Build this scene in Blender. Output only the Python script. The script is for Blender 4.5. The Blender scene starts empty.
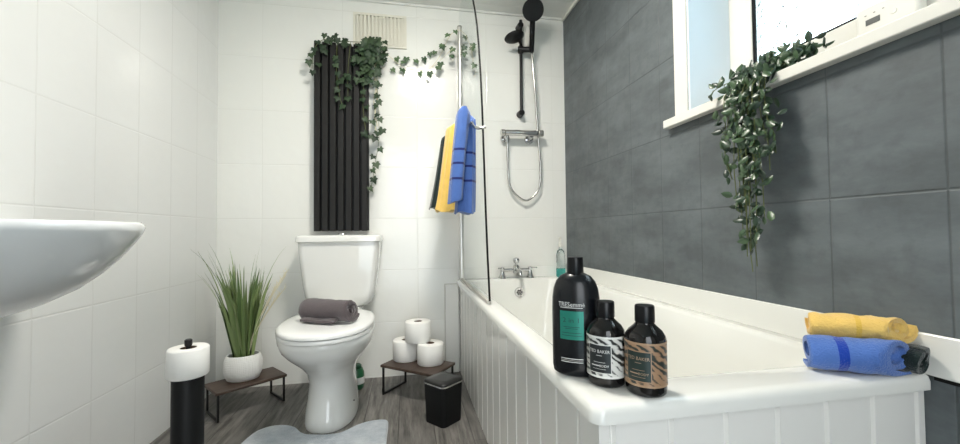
import bpy, bmesh, math, random
from mathutils import Vector, Matrix, noise
random.seed(7)
PI = math.pi
S = bpy.context.scene
C = S.collection

# ------------------------------------------------------------------ camera
H, D, XL, XR, ZC = 0.8084, 2.265, -0.987, 0.9705, 2.144
YN = -0.75                                   # wall behind the camera
f, yaw, pit, rol = 387.6, .1858, .0261, -.0100
fw = Vector((math.sin(yaw)*math.cos(pit), math.cos(yaw)*math.cos(pit), math.sin(pit)))
r = Vector((math.cos(yaw), -math.sin(yaw), 0)); u = r.cross(fw)
r2 = r*math.cos(rol)+u*math.sin(rol); u2 = -r*math.sin(rol)+u*math.cos(rol)
cd = bpy.data.cameras.new('camera'); cam = bpy.data.objects.new('camera', cd); C.objects.link(cam)
cam.matrix_world = Matrix(((r2.x, u2.x, -fw.x, 0), (r2.y, u2.y, -fw.y, 0), (r2.z, u2.z, -fw.z, H), (0, 0, 0, 1)))
cd.sensor_width = 36; cd.lens = f/960*36; cd.clip_start = .02
S.camera = cam
# ------------------------------------------------------------------ world, exposure
w = bpy.data.worlds.new('sky'); S.world = w; w.use_nodes = True
bg = w.node_tree.nodes['Background']
_t = w.node_tree; _g = _t.nodes.new('ShaderNodeTexCoord'); _s = _t.nodes.new('ShaderNodeSeparateXYZ'); _r = _t.nodes.new('ShaderNodeValToRGB')
_t.links.new(_g.outputs['Generated'], _s.inputs[0]); _m = _t.nodes.new('ShaderNodeMapRange'); _m.inputs[1].default_value = -.5; _m.inputs[2].default_value = .5
_t.links.new(_s.outputs['Z'], _m.inputs[0]); _t.links.new(_m.outputs[0], _r.inputs[0]); _t.links.new(_r.outputs[0], bg.inputs[0])
_r.color_ramp.elements[0].color = (.05, .16, .20, 1); _r.color_ramp.elements[0].position = .15
_r.color_ramp.elements[1].color = (.92, .965, 1.0, 1); _r.color_ramp.elements[1].position = .55
bg.inputs[1].default_value = 2.25
LAMP = 47.0                                  # ceiling lamp emission strength
LAMP_COL = (1.0, .955, .87, 1)
S.view_settings.view_transform = 'Standard'; S.view_settings.look = 'None'
S.view_settings.exposure = 1.36; S.view_settings.gamma = 1; S.view_settings.use_curve_mapping = False
S.cycles.use_denoising = True
S.cycles.max_bounces = 12; S.cycles.diffuse_bounces = 6; S.cycles.glossy_bounces = 5
S.cycles.transmission_bounces = 8; S.cycles.transparent_max_bounces = 12
S.cycles.caustics_reflective = False; S.cycles.caustics_refractive = True
S.cycles.sample_clamp_indirect = 8

# ------------------------------------------------------------------ materials
class N:
    def __init__(s, name):
        s.m = bpy.data.materials.new(name); s.m.use_nodes = True
        s.t = s.m.node_tree; s.b = s.t.nodes['Principled BSDF']; s.out = s.t.nodes['Material Output']
    def n(s, typ, **k):
        x = s.t.nodes.new(typ)
        for a, v in k.items():
            setattr(x, a, v)
        return x
    def l(s, a, b): s.t.links.new(a, b)
    def math(s, op, a, b=None, c=None):
        x = s.n('ShaderNodeMath', operation=op)
        for i, v in enumerate((a, b, c)):
            if v is None: continue
            if isinstance(v, (int, float)): x.inputs[i].default_value = v
            else: s.l(v, x.inputs[i])
        return x.outputs[0]
    def pos(s, obj=False):
        if obj: return s.n('ShaderNodeTexCoord').outputs['Object']
        return s.n('ShaderNodeNewGeometry').outputs['Position']
    def noise(s, vec, scale, detail=3, rough=.5):
        x = s.n('ShaderNodeTexNoise'); s.l(vec, x.inputs['Vector'])
        x.inputs['Scale'].default_value = scale; x.inputs['Detail'].default_value = detail
        x.inputs['Roughness'].default_value = rough
        return x.outputs[0]
    def mix(s, fac, a, b):
        x = s.n('ShaderNodeMix', data_type='RGBA')
        if isinstance(fac, (int, float)): x.inputs[0].default_value = fac
        else: s.l(fac, x.inputs[0])
        for i, v in ((6, a), (7, b)):
            if isinstance(v, tuple): x.inputs[i].default_value = (*v[:3], 1)
            else: s.l(v, x.inputs[i])
        return x.outputs[2]
    def ramp(s, v, a, b):
        x = s.n('ShaderNodeMapRange'); s.l(v, x.inputs[0])
        x.inputs[1].default_value = a; x.inputs[2].default_value = b
        return x.outputs[0]
    def bump(s, h, strength, dist=.01, chain=None):
        x = s.n('ShaderNodeBump'); x.inputs['Strength'].default_value = strength; x.inputs['Distance'].default_value = dist
        s.l(h, x.inputs['Height'])
        if chain is not None: s.l(chain, x.inputs['Normal'])
        return x.outputs[0]

def plain(name, col, rough=.5, metal=0, spec=.5, coat=0, nscale=0, nb=0, namt=.0):
    k = N(name); b = k.b
    b.inputs['Base Color'].default_value = (*col, 1); b.inputs['Roughness'].default_value = rough
    b.inputs['Metallic'].default_value = metal; b.inputs['Specular IOR Level'].default_value = spec
    b.inputs['Coat Weight'].default_value = coat
    if nscale:
        n = k.noise(k.pos(True), nscale, 4)
        if nb: k.l(k.bump(n, nb, .002), b.inputs['Normal'])
        if namt:
            k.l(k.mix(n, tuple(c*(1-namt) for c in col), tuple(min(1, c*(1+namt)) for c in col)), b.inputs['Base Color'])
    return k.m

def tiles(name, axis, h0, hw, z0, zw, col, grout, rough, wob, dark=False):
    k = N(name); p = k.pos(); s = k.n('ShaderNodeSeparateXYZ'); k.l(p, s.inputs[0])
    def line(v, o, wd, half):
        a = k.math('SUBTRACT', v, o); a = k.math('DIVIDE', a, wd); a = k.math('ADD', a, .5)
        a = k.math('FRACT', a); a = k.math('SUBTRACT', a, .5); a = k.math('ABSOLUTE', a); a = k.math('MULTIPLY', a, wd)
        return k.ramp(a, half*1.6, half*.4)
    if axis == 'Y': hm = k.math('MAXIMUM', line(s.outputs['Y'], h0, hw, .0016), 0)
    else: hm = k.math('MAXIMUM', line(s.outputs['X'], h0, hw, .0016), 0)
    m = k.math('MAXIMUM', hm, line(s.outputs['Z'], z0, zw, .0022))
    # cell id for small differences from tile to tile
    u_ = k.math('FLOOR', k.math('DIVIDE', k.math('SUBTRACT', s.outputs[axis], h0), hw))
    v_ = k.math('FLOOR', k.math('DIVIDE', k.math('SUBTRACT', s.outputs['Z'], z0), zw))
    cb = k.n('ShaderNodeCombineXYZ'); k.l(u_, cb.inputs[0]); k.l(v_, cb.inputs[1])
    wn = k.n('ShaderNodeTexWhiteNoise'); k.l(cb.outputs[0], wn.inputs['Vector'])
    base = k.mix(wn.outputs['Value'], tuple(c*(.93 if dark else .985) for c in col), tuple(c*(1.06 if dark else 1.0) for c in col))
    if dark:
        mq = k.n('ShaderNodeMapping'); k.l(p, mq.inputs[0]); mq.inputs['Scale'].default_value = (1, .8, 2.4); n = k.noise(mq.outputs[0], 4.0, 7, .66); n2 = k.noise(p, 26, 5, .6)
        base = k.mix(k.ramp(n, .38, .68), base, tuple(c*1.6 for c in col))
        base = k.mix(k.math('MULTIPLY', k.ramp(n2, .5, .8), .45), base, tuple(c*.6 for c in col))
    k.l(k.mix(k.math('MULTIPLY', m, .55 if dark else .8), base, grout), k.b.inputs['Base Color'])
    k.b.inputs['Roughness'].default_value = rough
    if dark: k.l(k.ramp(k.noise(p, 9, 4), -.4, 1.3), k.b.inputs['Roughness'])
    inv = k.math('SUBTRACT', 1.0, m)
    nb = k.bump(inv, .5 if dark else .28, .0025)
    big = k.noise(p, 7, 2); fine = k.noise(p, 55, 3)
    nb = k.bump(big, wob, .02, nb); nb = k.bump(fine, wob*.5, .002, nb)
    k.l(nb, k.b.inputs['Normal'])
    return k.m

M = {}
M['tile_back'] = tiles('white_tile_back', 'X', -.769, .414, .305, .2935, (.82, .82, .785), (.77, .767, .73), .13, .16)
M['tile_left'] = tiles('white_tile_left', 'Y', 1.245, .2045, .284, .3035, (.74, .745, .735), (.70, .70, .685), .18, .14)
M['tile_dark'] = tiles('dark_tile', 'Y', .536, .2012, .304, .287, (.086, .099, .105), (.055, .063, .065), .35, .16, True)
M['plaster'] = plain('white_paint', (.80, .80, .77), .5, nscale=8, nb=.05)
M['ceiling'] = plain('ceiling_white', (.78, .78, .75), .35, nscale=5, nb=.03)
M['upvc'] = plain('white_upvc', (.74, .725, .675), .3, spec=.5, nscale=4, namt=.01)
M['vent'] = plain('vent_plastic', (.72, .70, .61), .4)
M['post'] = plain('brushed_chrome', (.80, .79, .77), .28, 1)
M['reveal'] = plain('reveal_board', (.70, .78, .85), .45, nscale=4, namt=.01)
M['acrylic'] = plain('bath_acrylic', (.80, .80, .765), .13, coat=.3, nscale=3, namt=.005)
M['panel'] = plain('bath_panel_paint', (.78, .775, .745), .16, nscale=6, nb=.03)
M['ceramic'] = plain('white_ceramic', (.79, .79, .765), .10, coat=.5, nscale=3, namt=.005)
M['basin'] = plain('basin_ceramic', (.78, .79, .80), .14, coat=.4, nscale=3, namt=.005)
M['seat'] = plain('seat_plastic', (.82, .82, .81), .18, nscale=3, namt=.005)
M['chrome'] = plain('chrome', (.62, .62, .62), .08, 1)
M['chrome_r'] = plain('satin_chrome', (.60, .585, .56), .25, 1)
M['black'] = plain('black_satin', (.008, .008, .009), .38, spec=.28, nscale=20, namt=.1)
M['black_m'] = plain('black_matt', (.005, .0055, .006), .5, spec=.22, nscale=40, nb=.05)
M['slat'] = plain('slat_black', (.014, .0135, .013), .5, spec=.25, nscale=30, nb=.1, namt=.1)
M['lid_b'] = plain('bin_lid_black', (.016, .016, .016), .3, spec=.35, nscale=20, namt=.1)
M['pot'] = plain('pot_white', (.84, .84, .82), .55)
M['paper'] = plain('tissue_paper', (.85, .84, .81), .95, spec=.1, nscale=160, nb=.25)
M['card'] = plain('cardboard', (.16, .11, .08), .9, spec=.1)
M['rubber'] = plain('dark_seal', (.006, .006, .006), .6, spec=.15)
M['sealant'] = plain('sealant', (.55, .53, .49), .6)
M['display'] = plain('display_grey', (.10, .105, .10), .3)
M['mark'] = plain('grey_mark', (.30, .29, .27), .5)
M['stem'] = plain('plant_stem', (.10, .12, .04), .7)
M['straw'] = plain('straw_stem', (.72, .66, .48), .8)
M['drain'] = plain('drain_dark', (.03, .03, .03), .5)
M['txt_w'] = plain('print_white', (.75, .75, .73), .4)
M['txt_d'] = plain('print_dark', (.01, .05, .045), .4)
M['txt_c'] = plain('print_copper', (.42, .30, .20), .4)
M['cap'] = plain('bottle_cap', (.005, .005, .006), .3, spec=.3)
M['big_b'] = plain('big_bottle_black', (.006, .007, .009), .24, spec=.4)
M['lab_g'] = plain('green_label', (.02, .225, .17), .3, metal=.3)
M['lab_k'] = plain('black_label', (.012, .016, .018), .35)
M['lab_dg'] = plain('dark_green_label', (.015, .030, .027), .35)
M['lab_w'] = plain('white_border', (.75, .75, .72), .4)
M['lab_c'] = plain('copper_border', (.40, .26, .16), .4)

def woodplanks():
    k = N('dark_grey_wood_floor'); p = k.pos(); s = k.n('ShaderNodeSeparateXYZ'); k.l(p, s.inputs[0])
    W = .146
    u = k.math('DIVIDE', k.math('ADD', s.outputs['X'], .04), W)
    idx = k.math('FLOOR', u); fr = k.math('FRACT', u)
    dd = k.math('MULTIPLY', k.math('ABSOLUTE', k.math('SUBTRACT', fr, .5)), W)
    gap = k.ramp(dd, W/2-.0022, W/2-.0008)
    wn = k.n('ShaderNodeTexWhiteNoise', noise_dimensions='1D'); k.l(idx, wn.inputs['W'])
    yo = k.math('ADD', s.outputs['Y'], k.math('MULTIPLY', wn.outputs['Value'], 7))
    v = k.math('DIVIDE', yo, 1.1); fv = k.math('MULTIPLY', k.math('ABSOLUTE', k.math('SUBTRACT', k.math('FRACT', v), .5)), 1.1)
    gap = k.math('MAXIMUM', gap, k.ramp(fv, .55-.0022, .55-.0008))
    cb = k.n('ShaderNodeCombineXYZ')
    k.l(k.math('MULTIPLY', s.outputs['X'], 26), cb.inputs[0]); k.l(k.math('MULTIPLY', yo, 2.6), cb.inputs[1]); k.l(k.math('MULTIPLY', idx, 3.7), cb.inputs[2])
    g = k.noise(cb.outputs[0], 1.6, 8, .7)
    g2 = k.noise(p, 5, 3)
    c = k.mix(k.ramp(g, .36, .66), (.050, .047, .044), (.27, .255, .235))
    c = k.mix(k.math('MULTIPLY', wn.outputs['Value'], .45), c, (.075, .070, .066))
    c = k.mix(k.math('MULTIPLY', k.ramp(g2, .45, .7), .3), c, (.20, .19, .175))
    c = k.mix(k.math('MULTIPLY', gap, .85), c, (.03, .028, .026))
    k.l(c, k.b.inputs['Base Color']); k.b.inputs['Roughness'].default_value = .42
    nb = k.bump(g, .25, .003); nb = k.bump(k.math('SUBTRACT', 1.0, gap), .5, .002, nb); k.l(nb, k.b.inputs['Normal'])
    return k.m
M['floor'] = woodplanks()

def tablewood():
    k = N('walnut_board'); p = k.pos(True); mp = k.n('ShaderNodeMapping'); k.l(p, mp.inputs[0]); mp.inputs['Scale'].default_value = (5, 60, 60)
    g = k.noise(mp.outputs[0], 1.5, 6, .6)
    k.l(k.mix(k.ramp(g, .3, .7), (.035, .020, .014), (.085, .055, .04)), k.b.inputs['Base Color'])
    k.b.inputs['Roughness'].default_value = .45
    return k.m
M['walnut'] = tablewood()

def towel(name, col, bands=None, bandcol=None, axis='X'):
    """terry cloth; bands = list of (centre, half width) along an object axis, woven borders"""
    k = N(name); p = k.pos(True)
    n = k.noise(p, 260, 2); n2 = k.noise(p, 30, 3)
    c = k.mix(n2, tuple(v*.85 for v in col), tuple(min(1, v*1.12) for v in col))
    if bands:
        s = k.n('ShaderNodeSeparateXYZ'); k.l(p, s.inputs[0]); tot = None
        for cc, hw in bands:
            a = k.math('LESS_THAN', k.math('ABSOLUTE', k.math('SUBTRACT', s.outputs[axis], cc)), hw)
            tot = a if tot is None else k.math('MAXIMUM', tot, a)
        c = k.mix(tot, c, bandcol)
    k.l(c, k.b.inputs['Base Color']); k.b.inputs['Roughness'].default_value = .95
    k.b.inputs['Specular IOR Level'].default_value = .15
    k.b.inputs['Sheen Weight'].default_value = .35
    k.l(k.bump(k.noise(p, 330, 2), .8, .002, k.bump(n, .6, .003)), k.b.inputs['Normal'])
    return k.m

def leafmat(name, cols, rough=.45):
    k = N(name); g = k.n('ShaderNodeNewGeometry'); rp = k.n('ShaderNodeValToRGB'); k.l(g.outputs['Random Per Island'], rp.inputs[0])
    e = rp.color_ramp.elements
    e[0].color = (*cols[0], 1); e[1].color = (*cols[-1], 1)
    for i, c in enumerate(cols[1:-1]):
        x = e.new((i+1)/(len(cols)-1)); x.color = (*c, 1)
    k.l(rp.outputs[0], k.b.inputs['Base Color']); k.b.inputs['Roughness'].default_value = rough
    return k.m
M['ivy'] = leafmat('ivy_leaf', [(.008, .024, .009), (.020, .045, .018), (.045, .08, .035), (.012, .031, .013)], .6)
M['ivy_light'] = leafmat('ivy_garland_leaf', [(.03, .07, .03), (.07, .12, .06), (.10, .17, .075), (.045, .09, .04)], .55)
M['trail'] = leafmat('trailing_leaf', [(.010, .024, .014), (.022, .050, .024), (.055, .10, .045), (.015, .035, .022)], .35)
M['grass'] = leafmat('grass_blade', [(.06, .11, .03), (.14, .21, .07), (.27, .34, .14), (.09, .15, .05)], .4)

def glass(name, tint, rough=0, bumpy=False):
    k = N(name); b = k.b
    b.inputs['Base Color'].default_value = (*tint, 1); b.inputs['Roughness'].default_value = rough
    b.inputs['Transmission Weight'].default_value = 1; b.inputs['IOR'].default_value = 1.45
    if bumpy:
        p = k.pos(); v = k.n('ShaderNodeTexVoronoi', feature='SMOOTH_F1'); k.l(p, v.inputs['Vector']); v.inputs['Scale'].default_value = 95
        n = k.noise(p, 38, 3)
        k.l(k.bump(n, .7, .010, k.bump(v.outputs['Distance'], .55, .006)), b.inputs['Normal'])
    return k.m
M['obscure'] = glass('obscure_window_glass', (.80, .96, 1.0), .10, True)
M['plastic_clear'] = glass('clear_plastic', (.93, .97, .97), .05)
M['teal'] = glass('teal_liquid', (.10, .66, .62), .1)

def screenglass():
    k = N('shower_screen_glass')
    t = k.n('ShaderNodeBsdfTransparent'); t.inputs[0].default_value = (.975, .985, .985, 1)
    g = k.n('ShaderNodeBsdfGlossy'); g.inputs['Roughness'].default_value = .03
    fr = k.n('ShaderNodeLayerWeight'); fr.inputs[0].default_value = .5
    fa = k.math('ADD', k.math('MULTIPLY', k.math('POWER', fr.outputs['Facing'], 5), .10), .02)
    mx = k.n('ShaderNodeMixShader'); k.l(fa, mx.inputs[0]); k.l(t.outputs[0], mx.inputs[1]); k.l(g.outputs[0], mx.inputs[2])
    k.l(mx.outputs[0], k.out.inputs[0])
    return k.m
M['screen'] = screenglass()

def potdots():
    k = N('dimpled_white_pot'); p = k.pos(True); v = k.n('ShaderNodeTexVoronoi'); k.l(p, v.inputs['Vector']); v.inputs['Scale'].default_value = 130
    v.inputs['Randomness'].default_value = .1
    k.b.inputs['Base Color'].default_value = (.83, .83, .81, 1); k.b.inputs['Roughness'].default_value = .55
    k.l(k.bump(v.outputs['Distance'], .7, .003), k.b.inputs['Normal'])
    return k.m
M['potd'] = potdots()

def matmat():
    k = N('bath_mat_pile'); p = k.pos()
    n = k.noise(p, 9, 5, .7); n2 = k.noise(p, 180, 2)
    k.l(k.mix(k.ramp(n, .35, .68), (.30, .34, .39), (.52, .55, .58)), k.b.inputs['Base Color'])
    k.b.inputs['Roughness'].default_value = .95; k.b.inputs['Sheen Weight'].default_value = .5
    k.l(k.bump(n, .7, .012, k.bump(n2, .6, .003)), k.b.inputs['Normal'])
    return k.m
M['mat'] = matmat()

def labelpattern(name, a, b, sc):
    k = N(name); p = k.pos(True); mp = k.n('ShaderNodeMapping'); k.l(p, mp.inputs[0]); mp.inputs['Rotation'].default_value = (.3, .7, .4); mp.inputs['Scale'].default_value = (1, 1, 1.5)
    n = k.noise(mp.outputs[0], sc, 3, .55)
    wv = k.n('ShaderNodeTexWave'); k.l(mp.outputs[0], wv.inputs['Vector']); wv.inputs['Scale'].default_value = sc*.75; wv.inputs['Distortion'].default_value = 7
    f1 = k.ramp(k.math('ADD', k.math('MULTIPLY', n, .85), k.math('MULTIPLY', wv.outputs['Fac'], .22)), .48, .58)
    k.l(k.mix(f1, a, b), k.b.inputs['Base Color']); k.b.inputs['Roughness'].default_value = .35
    return k.m
M['bot_w'] = labelpattern('black_white_leaf_print', (.02, .022, .022), (.66, .66, .63), 36)
M['bot_c'] = labelpattern('copper_green_leaf_print', (.028, .034, .028), (.36, .22, .13), 36)

def amber():
    k = N('dark_bottle_plastic'); b = k.b
    b.inputs['Base Color'].default_value = (.006, .0055, .0055, 1); b.inputs['Roughness'].default_value = .08; b.inputs['Specular IOR Level'].default_value = .5
    return k.m
M['dark_bottle'] = amber()

def emit(name, col, st):
    k = N(name); k.b.inputs['Emission Color'].default_value = col; k.b.inputs['Emission Strength'].default_value = st
    k.b.inputs['Base Color'].default_value = (.8, .8, .8, 1)
    return k.m
M['lamp'] = emit('lamp_diffuser', LAMP_COL, LAMP)

# ------------------------------------------------------------------ mesh helpers
class MB:
    def __init__(s): s.v = []; s.f = []; s.mi = []
    def add(s, vs, fs, mi=0):
        o = len(s.v); s.v += [Vector(v) for v in vs]
        for q in fs: s.f.append([i+o for i in q]); s.mi.append(mi)
        return s
    def box(s, c, d, rot=None, mi=0):
        c = Vector(c); x, y, z = (t/2 for t in d)
        vs = [Vector(p) for p in ((-x,-y,-z),(x,-y,-z),(x,y,-z),(-x,y,-z),(-x,-y,z),(x,-y,z),(x,y,z),(-x,y,z))]
        if rot is not None: vs = [rot @ p for p in vs]
        return s.add([p+c for p in vs], [(0,3,2,1),(4,5,6,7),(0,1,5,4),(1,2,6,5),(2,3,7,6),(3,0,4,7)], mi)
    def bb(s, a, b, mi=0):
        a = Vector(a); b = Vector(b); return s.box((a+b)/2, (abs(b.x-a.x), abs(b.y-a.y), abs(b.z-a.z)), None, mi)
    def loft(s, rings, caps=(True, True), mi=0, closed=True):
        n = len(rings[0]); vs = [p for rg in rings for p in rg]; fs = []
        for i in range(len(rings)-1):
            for j in range(n if closed else n-1):
                k = (j+1) % n
                fs.append((i*n+j, i*n+k, (i+1)*n+k, (i+1)*n+j))
        if caps[0]: fs.append(tuple(reversed(range(n))))
        if caps[1]: fs.append(tuple(range((len(rings)-1)*n, len(rings)*n)))
        return s.add(vs, fs, mi)
    def lathe(s, prof, c=(0,0,0), n=32, sx=1, sy=1, caps=(True, True), mi=0, rot=None):
        c = Vector(c); rings = []
        for rr_, z in prof:
            rg = [Vector((rr_*sx*math.cos(2*PI*i/n), rr_*sy*math.sin(2*PI*i/n), z)) for i in range(n)]
            if rot is not None: rg = [rot @ p for p in rg]
            rings.append([p+c for p in rg])
        return s.loft(rings, caps, mi)
    def cyl(s, p0, p1, ra, rb=None, n=16, mi=0):
        p0 = Vector(p0); p1 = Vector(p1); rb = ra if rb is None else rb
        q = (p1-p0).to_track_quat('Z', 'Y').to_matrix(); L = (p1-p0).length
        return s.lathe([(ra, 0), (rb, L)], p0, n, rot=q, mi=mi)
    def tube(s, pts, rad, n=8, mi=0):
        pts = [Vector(p) for p in pts]; rings = []; up = Vector((.13, .31, .94)).normalized()
        for i, p in enumerate(pts):
            t = (pts[min(i+1, len(pts)-1)]-pts[max(i-1, 0)]).normalized()
            if abs(t.dot(up)) > .98: up = Vector((.9, .1, .2)).normalized()
            a = t.cross(up).normalized(); b = t.cross(a)
            up = -b if b.dot(up) < 0 else b
            rd = rad(i/(len(pts)-1)) if callable(rad) else rad
            a = t.cross(up).normalized(); b = a.cross(t)
            rings.append([p+(a*math.cos(2*PI*k/n)+b*math.sin(2*PI*k/n))*rd for k in range(n)])
        return s.loft(rings, (True, True), mi)
    def build(s, name, mats, parent=None, smooth=True, bevel=0, sub=0, angle=40, seg=2):
        me = bpy.data.meshes.new(name)
        off = Vector(parent.get('_o', (0,0,0))) if parent else Vector((0,0,0))
        me.from_pydata([tuple(v-off) for v in s.v], [], s.f)
        ms = mats if isinstance(mats, (list, tuple)) else [mats]
        for m in ms: me.materials.append(m)
        for p, mi in zip(me.polygons, s.mi): p.material_index = mi; p.use_smooth = smooth
        bm = bmesh.new(); bm.from_mesh(me); bmesh.ops.recalc_face_normals(bm, faces=bm.faces)
        if smooth:
            for e in bm.edges:
                if len(e.link_faces) == 2 and e.calc_face_angle(0) > math.radians(angle): e.smooth = False
        bm.to_mesh(me); bm.free(); me.update()
        o = bpy.data.objects.new(name, me); C.objects.link(o)
        if parent: o.parent = parent; o['_o'] = tuple(off)
        if bevel:
            b = o.modifiers.new('bevel', 'BEVEL'); b.width = bevel; b.segments = seg; b.limit_method = 'ANGLE'; b.angle_limit = math.radians(35); b.harden_normals = False
            for p in me.polygons: p.use_smooth = True
        if sub:
            m = o.modifiers.new('sub', 'SUBSURF'); m.levels = sub; m.render_levels = sub
        return o

def thing(name, label, cat, loc=(0,0,0), group=None, rz=0):
    o = bpy.data.objects.new(name, None); C.objects.link(o); o.location = loc; o.rotation_euler = (0, 0, rz)
    o.empty_display_size = .03
    o['label'] = label; o['category'] = cat
    if rz == 0: o['_o'] = tuple(loc)        # children are given in world coordinates
    if group: o['group'] = group
    return o
def tag(o, label, cat, group=None):
    o['label'] = label; o['category'] = cat
    if group: o['group'] = group
    return o
def struct(o): o['kind'] = 'structure'; return o
def lab(o, t): o['label'] = t; return o
def copy_tree(o, parent=None):
    c = o.copy(); C.objects.link(c)
    if parent: c.parent = parent
    for ch in [x for x in o.children]: copy_tree(ch, c)
    return c
def rr(x0, x1, y0, y1, rad, z, n=6, cs=None):
    """rounded rectangle ring, counter-clockwise"""
    out = []
    R4 = rad if isinstance(rad, (list, tuple)) else [rad]*4
    for (cx, cy, a0, q) in ((x1, y1, 0, 0), (x0, y1, 90, 1), (x0, y0, 180, 2), (x1, y0, 270, 3)):
        ra = R4[q]
        mx = cx-ra if cx == x1 else cx+ra; my = cy-ra if cy == y1 else cy+ra
        for i in range(n+1):
            a = math.radians(a0+90*i/n); out.append(Vector((mx+ra*math.cos(a), my+ra*math.sin(a), z)))
    return out
def egg(cx, cy, hx, hy, z, n=40, p=2.3, back=1.0, tilt=0):
    out = []
    for i in range(n):
        a = 2*PI*i/n; c, s_ = math.cos(a), math.sin(a)
        e = p+ (1.2*back if s_ > 0 else 0)
        x = hx*math.copysign(abs(c)**(2/e), c); y = hy*math.copysign(abs(s_)**(2/e), s_)
        out.append(Vector((cx+x, cy+y, z)))
    return out

# ------------------------------------------------------------------ room shell
T = .12
struct(MB().bb((XL-T, YN-T, -.1), (XR+T, D+T, 0)).build('floor', M['floor'], smooth=False))
struct(MB().bb((XL-T, D, 0), (XR+T, D+T, ZC+.1)).build('wall_back', M['tile_back'], smooth=False))
struct(MB().bb((XL-T, YN-T, 0), (XL, D, ZC+.1)).build('wall_left', M['tile_left'], smooth=False))
struct(MB().bb((XL, YN-T, 0), (-.35, YN, ZC+.1)).bb((.40, YN-T, 0), (XR+T, YN, ZC+.1)).bb((-.35, YN-T, 1.99), (.40, YN, ZC+.1)).build('wall_front', M['plaster'], smooth=False))  # opening left in this unseen wall for the added fill light
# right wall with the window opening
WY0, WY1, WZ0, WZ1, WT = .12, 1.186, 1.190, 2.03, .30
m = MB()
m.bb((XR, WY1, 0), (XR+WT, D+T, ZC+.1)); m.bb((XR, YN-T, 0), (XR+WT, WY0, ZC+.1))
m.bb((XR, WY0, 0), (XR+WT, WY1, WZ0)); m.bb((XR, WY0, WZ1), (XR+WT, WY1, ZC+.1))
struct(m.build('wall_right', M['tile_dark'], smooth=False))
# ceiling: upvc boards running left to right, with seams
m = MB(); y = D+T
m.bb((XL-T, YN-T, ZC+.012), (XR+WT, D+T, ZC+.1))
while y > YN-T:
    m.bb((XL, max(y-.098, YN), ZC), (XR, min(y, D), ZC+.014)) if y-.098 < D and y > YN else None
    y -= .1
struct(m.build('ceiling', M['ceiling'], bevel=.0015))
struct(MB().bb((XR-.012, YN, ZC-.022), (XR-.0005, D-.013, ZC)).build('trim_1', M['upvc'], bevel=.002))
struct(MB().bb((XL, D-.012, ZC-.014), (XR-.013, D-.0005, ZC-.0005)).build('trim_2', M['ceiling'], bevel=.002))
# open doorway and door added behind the camera so sky light fills the room
m = MB(); m.bb((.405, YN-T-.76, .005), (.44, YN-T-.005, 1.98)); d_ = struct(m.build('fill_door_1', M['upvc'], bevel=.003))
MB().bb((-.42, YN+.001, 0), (-.35, YN+.02, 2.05)).bb((.40, YN+.001, 0), (.47, YN+.02, 2.05)).bb((-.35, YN+.001, 1.985), (.40, YN+.02, 2.05)).build('fill_door_frame', M['upvc'], d_, bevel=.003)
MB().cyl((.405, YN-T-.70, 1.0), (.36, YN-T-.70, 1.0), .009).cyl((.36, YN-T-.70, 1.0), (.36, YN-T-.59, 1.0), .009).build('fill_door_handle', M['chrome'], d_)
_p = bpy.data.lights.new('fill_door_portal', 'AREA'); _p.shape = 'RECTANGLE'; _p.size = .75; _p.size_y = 1.98; _p.cycles.is_portal = True
_po = bpy.data.objects.new('fill_door_portal', _p); C.objects.link(_po); _po.location = (.025, YN-T*.5, .995); _po.rotation_euler = (PI/2, 0, PI)

# window: trim, reveal, frame, glass, sill
m = MB()
m.bb((XR-.006, WY1, WZ0), (XR-.0003, 1.250, WZ1+.06)); m.bb((XR-.006, WY0-.06, WZ0), (XR-.0003, WY0, WZ1+.06)); m.bb((XR-.006, WY0, WZ1), (XR-.0003, WY1, WZ1+.06))
win = struct(m.build('window_1', M['upvc'], bevel=.001))
m = MB(); e = .008
m.bb((XR, WY1-e, 1.216), (1.135, WY1, WZ1)); m.bb((XR, WY0, 1.216), (1.135, WY0+e, WZ1)); m.bb((XR, WY0+e, WZ1-e), (1.135, WY1-e, WZ1))
m.build('window_reveal', M['reveal'], win, smooth=False)
m = MB(); fx0, fx1 = 1.135, 1.19
m.bb((fx0, 1.089, 1.216), (fx1, WY1, WZ1)); m.bb((fx0, WY0, 1.216), (fx1, WY0+.09, WZ1))
m.bb((fx0, WY0+.09, 1.216), (fx1, 1.089, 1.347)); m.bb((fx0, WY0+.09, WZ1-.09), (fx1, 1.089, WZ1))
m.build('window_frame', M['upvc'], win, bevel=.004)
m = MB()
m.bb((fx0+.004, 1.081, 1.347), (fx0+.012, 1.089, WZ1-.09)); m.bb((fx0+.004, WY0+.09, 1.347), (fx0+.012, 1.089, 1.353))
lab(m.build('window_seal', M['rubber'], win, smooth=False), 'thin dark glazing seal')
m = MB(); m.bb((fx0+.014, WY0+.088, 1.345), (fx0+.020, 1.091, WZ1-.088)); m.build('window_pane', M['obscure'], win, smooth=False)
m = MB(); m.bb((.9405, WY0-.12, 1.186), (XR-.0003, 1.286, 1.216)); m.bb((XR-.0005, WY0, 1.192), (1.15, WY1, 1.216))
m.build('window_sill', M['upvc'], win, bevel=.003)

# bath upstand running along the window wall, its dark joint below
struct(MB().bb((XR-.010, .05, .5310), (XR-.0003, D-.0105, .609)).build('trim_3', M['acrylic'], bevel=.003))
struct(MB().bb((XR-.007, .05, .524), (XR-.0003, .562, .535)).build('trim_4', M['rubber'], bevel=.001))
# batten boxing the bath against the back wall
struct(MB().bb((.214, D-.016, 0), (.2935, D-.0005, .507)).build('trim_5', M['panel'], bevel=.004))

struct(MB().bb((.2105, D-.006, 0), (.2138, D-.0005, .5105)).bb((.2138, D-.006, .5072), (.2935, D-.0005, .5105)).build('trim_6', M['sealant'], smooth=False))

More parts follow.
